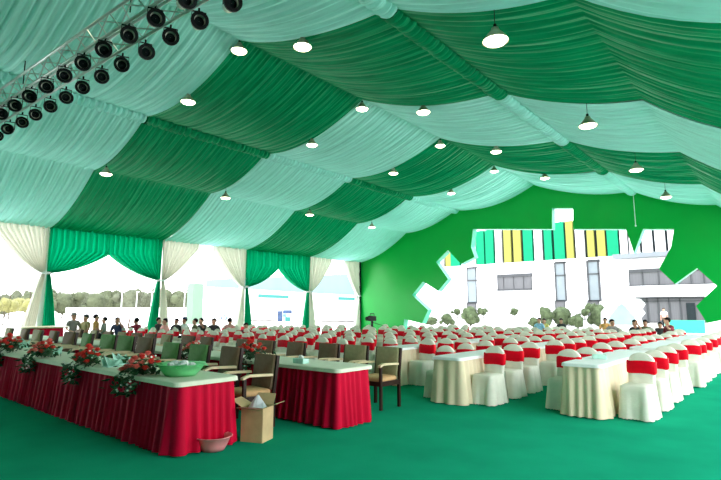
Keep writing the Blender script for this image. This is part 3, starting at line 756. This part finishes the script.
put_person(539, 320, 22.5, 'lightblue', 'seated person in light blue at the far chairs, left of a yellow shirt', grp=gR)
put_person(544, 320.5, 22.8, 'yellow', 'seated person in yellow at the far chairs', grp=gR)
put_person(561, 320.5, 22.8, 'dark', 'seated person in dark clothes at the far chairs before a shrub', grp=gR)
put_person(605, 320, 22, 'orange', 'seated person in orange left of the pale display board', grp=gR)
gO = 'people standing outside by the building'
put_person(664, 314, 42, 'white', 'standing person in white outside before the grey glass front', sit=False, grp=gO)
put_person(684, 313, 47, 'white', 'standing person in white outside, left of the dark doorway', sit=False, grp=gO)
put_person(691, 313, 46, 'orange', 'standing person in orange outside in front of the dark doorway', sit=False, grp=gO)
# ---------------------------------------------------------------- building beyond the gable
def pxbox(b, x0, x1, ya, yb, Y, depth=.12):
    p = atY(x0, ya, Y); q = atY(x1, yb, Y)
    b.box(((p.x + q.x)/2, Y - depth/2 + .02, (p.z + q.z)/2), (abs(q.x - p.x), depth, abs(p.z - q.z)))
BY = 58.; SY = 52.
bd = empty('school_building', (-22, BY, 0), 'long white building with coloured upper panels seen through the zigzag opening', 'building')
def bpart(b, name, m):
    o = b.build(name, M[m] if isinstance(m, str) else m, bd); o.matrix_parent_inverse = Matrix.Translation((22, -BY, 0)); return o
zt = atY(540, 262, BY).z
b = MB(); xl = atY(380, 300, BY).x; xr = atY(640, 300, BY).x
b.box(((xl + xr)/2, BY + 4, zt/2), (xr - xl, 8, zt)); bpart(b, 'wall', 'build')
b = MB(); b.box(((xl + xr)/2, BY - .15, zt), (xr - xl, .5, .22)); bpart(b, 'cornice', 'build')
zt2 = atY(650, 253, SY).z; x2l = atY(621, 300, SY).x; x2r = 6
b = MB(); zb = atY(650, 262, SY).z
za, zc = atY(650, 298, SY).z, atY(650, 288, SY).z
b.box(((x2l + x2r)/2, SY + 5, zt2/2), (x2r - x2l, 9.2, zt2)); 
b.box(((x2l + x2r)/2, SY, (atY(650, 286, SY).z + atY(650, 297, SY).z)/2), (x2r - x2l, 1.2, atY(650, 286, SY).z - atY(650, 297, SY).z)); bpart(b, 'wing_wall', 'build')
b = MB(); b.box(((x2l + x2r)/2, SY - .2, (zt2 + atY(650, 257.5, SY).z)/2), (x2r - x2l + .5, 1.4, zt2 - atY(650, 257.5, SY).z)); bpart(b, 'parapet', 'parapet')
# upper storey panels
segs = [(436, 444, 'w'), (446, 451, 'y'), (451, 460, 't'), (462, 469, 'w'), (470, 476, 'w'), (477, 484.5, 't'), (486, 494, 't'), (496, 502, 'w'), (504.5, 511.5, 'y'), (514, 521.5, 'y'), (524, 533, 't'), (535, 542.5, 'w'), (545, 552.5, 't'), (555, 565, 't'),
        (567, 574, 'y'), (576.5, 585, 'w'), (588, 595, 'y'), (598, 606, 'y'), (608, 619, 't'), (621, 628, 'w'), (630, 640, 'w'), (643, 653, 'w'), (656, 666, 'w'), (669, 679, 'w')]
ztop = atY(560, 222.5, BY).z
b = MB(); b.box(((xl + x2r)/2, BY + 3, (zt + ztop)/2 + .1), (x2r - xl, 5, ztop - zt)); bpart(b, 'upper_wall', 'slit')  # dark colour stands in for the shadow in the slits between panels
for (xa, xb, c) in segs:
    p = atY(xa, 250, BY + .3); q = atY(xb, 250, BY + .3)
    b = MB(); b.box(((p.x + q.x)/2, BY + .3, (zt + ztop)/2 + .1), (q.x - p.x, .4, ztop - zt)); bpart(b, 'panel', {'w': 'fin_white', 'y': 'fin_yellow', 't': 'fin_teal'}[c])
def window(x0, x1, y0, y1, Y, m, bars=(), rows=(), frame=True):
    b = MB(); pxbox(b, x0, x1, y0, y1, Y, .10); w = b.build('window', M[m], bd); w.matrix_parent_inverse = Matrix.Translation((22, -BY, 0))
    if frame:
        b = MB(); t = .7
        pxbox(b, x0, x0 + t*1.2, y0, y1, Y, .2); pxbox(b, x1 - t*1.2, x1, y0, y1, Y, .2); pxbox(b, x0, x1, y0 - t, y0 + t, Y, .2); pxbox(b, x0, x1, y1 - t, y1, Y, .2)
        for v in bars: pxbox(b, v - .3, v + .3, y0, y1, Y, .2)
        for v in rows: pxbox(b, x0, x1, v - .3, v + .3, Y, .2)
        b.build('window_frame', M['frame_dark'], w)
for (x0, x1, y0, y1, my) in ((467.5, 477, 267.5, 321, 303), (555.5, 566, 262.5, 321, 301), (588, 600, 261, 321, 301)):
    window(x0, x1, y0, my, BY, 'glass_pale', (), (y0 + 13,)); window(x0, x1, my, y1, BY, 'grey')
window(497.5, 532.5, 275.5, 290, BY, 'grey', (504, 514, 524))
window(629, 676, 270.5, 286, SY, 'grey', (643, 659)); window(678, 740, 268, 285, SY, 'grey', (691, 704))
window(636, 705, 298, 323, SY, 'grey', (648, 659, 670, 681), (301,))
b = MB(); pxbox(b, 686, 697, 303, 326, SY - .2, .15); o = bpart(b, 'door', 'slit')
# low wall with planters, shrubs
lw = 48.5
b = MB(); xa = atY(395, 320, lw).x; xb = atY(612, 320, lw).x
b.box(((xa + xb)/2, lw, .45), (xb - xa, .3, .9)); tag(b.build('garden_wall', M['build']), 'low white garden wall in front of the white building', 'wall')
b = MB(); zr = 1.25
b.tube((xa, lw + .4, zr), (xb, lw + .4, zr), .03, 6)
i = xa
while i < xb: b.tube((i, lw + .4, 0), (i, lw + .4, zr), .02, 5); i += 1.2
tag(b.build('railing', M['grey']), 'thin pale railing behind the low white garden wall', 'railing')
def foliage(rx, rz, n, seed, L=.2, core=.78):
    rng = random.Random(seed); b = MB()
    cl = [(Vector((rng.gauss(0, rx*.42), rng.gauss(0, rx*.42), rng.uniform(-rz*.55, rz*.6))), rng.uniform(.35, .55)) for _ in range(9)]
    b.blob((0, 0, 0), (rx*.72, rx*.72, rz*.86), 14, 9, .1, rng)
    for c, s in cl: b.blob(c, (rx*s*core, rx*s*core, rz*s*core), 9, 6, .12, rng)
    for i in range(n):
        c, s = rng.choice(cl) if i % 2 else (Vector((0, 0, 0)), .9); d = Vector((rng.gauss(0, 1), rng.gauss(0, 1), rng.gauss(0, 1))).normalized()
        p = c + Vector((d.x*rx*s, d.y*rx*s, d.z*rz*s))*rng.uniform(.75, 1.12)
        u = d.cross(Vector((rng.random(), rng.random(), rng.random()))).normalized(); w = (u.cross(d) + d*rng.uniform(-.6, .6)).normalized()
        b.add([p, p + u*L*.35 + w*L*.5, p + w*L, p - u*L*.35 + w*L*.5], [(0, 1, 2, 3)])
    return b
def tree(name, loc, h, rx, m, seed, label, grp, trunk=.25, th=.35, n=900, cat='tree'):
    r = empty(name, (loc[0], loc[1], 0), label, cat, grp); rz = h*(1 - th)/2
    b = foliage(rx, rz, n, seed, max(.06, rx*.13)); o = b.build('crown', M[m], r, False); o.location.z = h - rz*1.05
    b = MB(); b.tube((0, 0, 0), (.02*h, 0, h*(th + .2)), trunk*.5, 8, trunk*.3)
    for a in (0, 2.1, 4.2): b.tube((.01*h, 0, h*th), (cos(a)*rx*.5, sin(a)*rx*.5, h*(th + .25)), trunk*.22, 6, trunk*.1)
    b.build('trunk', M['trunk'], r, True)
    return r
gs = 'shrubs and small trees before the white building'
for i, (x, yt, yb, w, Y) in enumerate(((431, 318, 324, 8, 50), (447, 314, 323, 7, 50), (457, 309.5, 324, 5, 46), (470, 306, 323, 10, 53), (483, 309.5, 324, 5, 46), (514, 309, 324, 5, 46), (533, 318, 325, 6, 46), (546, 307, 324, 8, 50),
                                      (561, 306.5, 324, 13, 50), (577, 314.5, 324, 7, 50), (584, 309.5, 324, 5, 46), (598, 304, 324, 11, 50), (612, 316, 326, 6, 44))):
    Y = 45.4 + .9*(i % 3); yt -= 2; p = atY(x, yt, Y); s = 505/((Vector((p.x, Y, 1.5)) - CAM).dot(_fh))
    ball = w == 5
    tree('topiary_tree' if ball else 'shrub', (p.x, Y), p.z, w/s/1.05, 'shrub', 40 + i, ('small round-headed tree on a white stem, %s from the left before the white building' if ball else 'olive green shrub, %s in the planting before the white building from the left') % ORD[i], gs, .14, .55 if ball else .02, 700, 'tree' if ball else 'shrub')
    if ball:
        b = MB(); b.box((p.x, Y - .32, .35), (.5, .5, .7), None, .85); tag(b.build('planter', M['build'], bevel=.03), 'tall white planter under the round-headed tree, %s planting from the left' % ORD[i], 'planter', 'white planters before the building')
# pale display board with mountain print
Yd = 40.; r = empty('display_board', (atY(622, 315, Yd).x, Yd, 0), 'pale display board printed with a light blue mountain beyond the opening', 'display board')
pp = [(601, 326), (601, 312), (606, 306), (612, 303), (618, 300), (625, 299), (632, 298.5), (640, 299), (645, 304), (642, 309), (645, 313), (641, 318), (643, 326)]
P3 = [atY(x, y, Yd) for x, y in pp]; b = MB(); n = len(P3)
b.add([(p.x - r.location.x, 0, max(p.z, 0)) for p in P3] + [(p.x - r.location.x, .12, max(p.z, 0)) for p in P3], [tuple(range(n)), tuple(range(2*n-1, n-1, -1))] + [(i, (i+1) % n, n + (i+1) % n, n + i) for i in range(n)])
b.build('board', M['build'], r)
P3 = [atY(x, y, Yd) for x, y in ((606, 325), (611, 315), (614, 311), (618, 306), (622, 303.5), (626, 307), (630, 312), (634, 316), (638, 325))]; b = MB(); n = len(P3)
b.add([(p.x - r.location.x, -.03, max(p.z, .02)) for p in P3] + [(p.x - r.location.x, 0, max(p.z, .02)) for p in P3], [tuple(range(n))] + [(i, (i+1) % n, n + (i+1) % n, n + i) for i in range(n)])
b.build('mountain_print', M['pinkdisp'], r)
b = MB(); pxbox(b, 665, 706, 320, 333.4, 42, .3); tag(b.build('low_barrier', M['gable_edge']), 'low teal barrier outside beyond the right seats', 'barrier')
# ---------------------------------------------------------------- exhibition hall outside the left wall
hl = empty('exhibition_hall', (0, 0, 0), 'large white exhibition hall with pale blue roof beyond the curtains', 'building')
A = atD(204, 311, 84); B = atD(420, 311, 66)
def hp(x, y, back=0.):
    d = ray(x, y); n = Vector((-(B-A).y, (B-A).x, 0)).normalized(); o_ = A + n*back
    t = ((o_ - CAM).dot(n))/d.dot(n); return CAM + d*t
def hquad(name, pts, m, thick=.4, back=0.):
    n = Vector((-(B-A).y, (B-A).x, 0)).normalized(); 
    if n.dot(A) < 0: n = -n
    P = [hp(x, y, back) for x, y in pts]; k = len(P); b = MB()
    b.add(P + [p + n*thick for p in P], [tuple(range(k)), tuple(range(2*k-1, k-1, -1))] + [(i, (i+1) % k, k + (i+1) % k, k + i) for i in range(k)]); return b.build(name, M[m] if isinstance(m, str) else m, hl)
hquad('roof', [(206, 288), (206, 280), (230, 278.5), (300, 276), (372, 273), (372, 298), (206, 300)], 'hallroof', 10, 0)
hquad('wall', [(200, 318), (200, 286.5), (240, 288.5), (300, 292.5), (360, 295.5), (372, 296), (372, 320)], 'build', 8, -.8)
hquad('sign_board', [(258, 297.5), (258, 294), (288, 295.5), (288, 298.5)], 'teal_sign', .2, -1.0)
hquad('sign_board', [(338, 300), (338, 296.8), (357, 297.5), (357, 300.5)], 'teal_sign', .2, -1.0)
hquad('wall_poster', [(277, 324), (277, 310), (292, 310), (292, 324)], 'build', .2, -1.0)
for q in ((277.5, 282, 311, 323, 'blue'), (283, 291.5, 310, 313.5, 'blue'), (285, 290, 317, 323, 'teal_sign'), (283, 286, 314, 317, 'bluelight')):
    hquad('print', [(q[0], q[3]), (q[0], q[2]), (q[1], q[2]), (q[1], q[3])], q[4], .1, -1.15)
# oval sign
n = 20
hquad('oval_sign', [(220.5 + 6.5*cos(2*pi*i/n), 318 + 3.8*sin(2*pi*i/n)) for i in range(n)], 'bluelight', .1, -1.0)
hquad('oval_sign_face', [(220.5 + 5.2*cos(2*pi*i/n), 318 + 2.4*sin(2*pi*i/n)) for i in range(n)], 'build', .1, -1.15)
b = MB()
for x in (217, 219.2, 221.5, 224):
    p = hp(x, 318, -1.3); b.box(p, (.14, .14, .35)); 
b.build('sign_letters', M['blue'], hl)
# faint arch ornament
b = MB()
for s, x0 in ((1, 327.5), (-1, 350)):
    pr = None
    for i in range(9):
        a = R(60 + 200*i/8); p = hp(x0 - s*0 + s*3.2*cos(a), 306 - 3.2*sin(a), -1.0)
        if pr: b.tube(pr, p, .07, 5)
        pr = p
b.build('arch_ornament', M['frame_dark'], hl)
bpy.context.view_layer.update()
# mint pillar and white fence
p = atD(194.5, 311, 56); b = MB(); b.box((p.x, p.y, 2.3), (1.25, 1.25, 4.5)); tag(b.build('mint_pillar', M['minty']), 'broad mint green pillar standing outside left of the white hall', 'pillar')
a = atD(66, 311, 60); c = atD(215, 311, 62); d = (c - a); b = MB(); T = Matrix.Rotation(math.atan2(d.y, d.x), 3, 'Z')
b.box(((a.x + c.x)/2, (a.y + c.y)/2, .95), (d.length, .2, 1.9), T); tag(b.build('site_fence', M['build']), 'long low white fence outside before the distant trees', 'fence')
gt = 'distant trees beyond the open side'
rng = random.Random(21)
for i in range(19):
    x = -8 + i*11.6 + rng.uniform(-2, 2); D = (102, 120, 138)[i % 3]; p = atD(x, 311, D); h = (311 - rng.uniform(286, 293))/(500/D) + 1.5
    tree('round_tree', (p.x, p.y), h, rng.uniform(2.2, 3.0), rng.choice(['tree', 'tree2']), 60 + i, 'hazy olive round tree, %s in the distant tree line from the left' % ORD[i], gt, .3, .12, 1100)
gy = 'yellowish young trees beyond the leftmost post'
for i, x in enumerate((-4, 4, 12, 20, 29, 37)):
    D = rng.uniform(50, 58); p = atD(x, 311, D); h = (311 - rng.uniform(296, 300))/(500/D) + 1.5
    tree('young_tree', (p.x, p.y), h, rng.uniform(.75, 1.0), 'treey', 90 + i, 'yellowish young tree with bare stem, %s from the left beyond the curtains' % ORD[i], gy, .12, .45, 700)
for i, x in enumerate((9, 29, 121, 136, 151, 184)):
    p = atD(x, 311, 75); h = (311 - (286 if i < 2 else 292))/(500/75) + 1.5
    r = empty('lamp_pole', (p.x, p.y, 0), 'thin pale pole outside before the trees, %s from the left' % ORD[i], 'pole', 'thin poles before the distant trees')
    b = MB(); b.tube((0, 0, 0), (0, 0, h), .09, 8, .05); b.build('pole', M['trunk'] if i < 2 else M['post'], r, True)
    b = MB(); b.box((.2, 0, h), (.6, .15, .1)); b.build('lamp_head', M['post'], r)
# ---------------------------------------------------------------- world, camera
w = bpy.data.worlds.new('sky'); scene.world = w; w.use_nodes = True
bg = w.node_tree.nodes['Background']; nt = w.node_tree
tc = nt.nodes.new('ShaderNodeTexCoord'); sp = nt.nodes.new('ShaderNodeSeparateXYZ'); rp = nt.nodes.new('ShaderNodeValToRGB')
nt.links.new(tc.outputs['Generated'], sp.inputs[0]); nt.links.new(sp.outputs['Z'], rp.inputs['Fac'])
rp.color_ramp.elements[0].color = (1, .99, .97, 1); rp.color_ramp.elements[1].color = (.80, .88, 1, 1)
nt.links.new(rp.outputs['Color'], bg.inputs['Color']); bg.inputs['Strength'].default_value = 1.0
cam = bpy.data.cameras.new('camera'); co = bpy.data.objects.new('camera', cam); COL.objects.link(co)
cam.sensor_width = 36; cam.lens = F*36/721; cam.clip_end = 600
co.location = CAM; co.rotation_euler = (R(90) + PITCH, 0, YAW); scene.camera = co
vs_ = scene.view_settings; vs_.view_transform = 'Standard'; vs_.look = 'None'; vs_.gamma = 1; vs_.use_curve_mapping = False; vs_.exposure = 2.85
scene.cycles.use_denoising = True; scene.cycles.max_bounces = 8; scene.cycles.diffuse_bounces = 6; scene.cycles.sample_clamp_indirect = 8
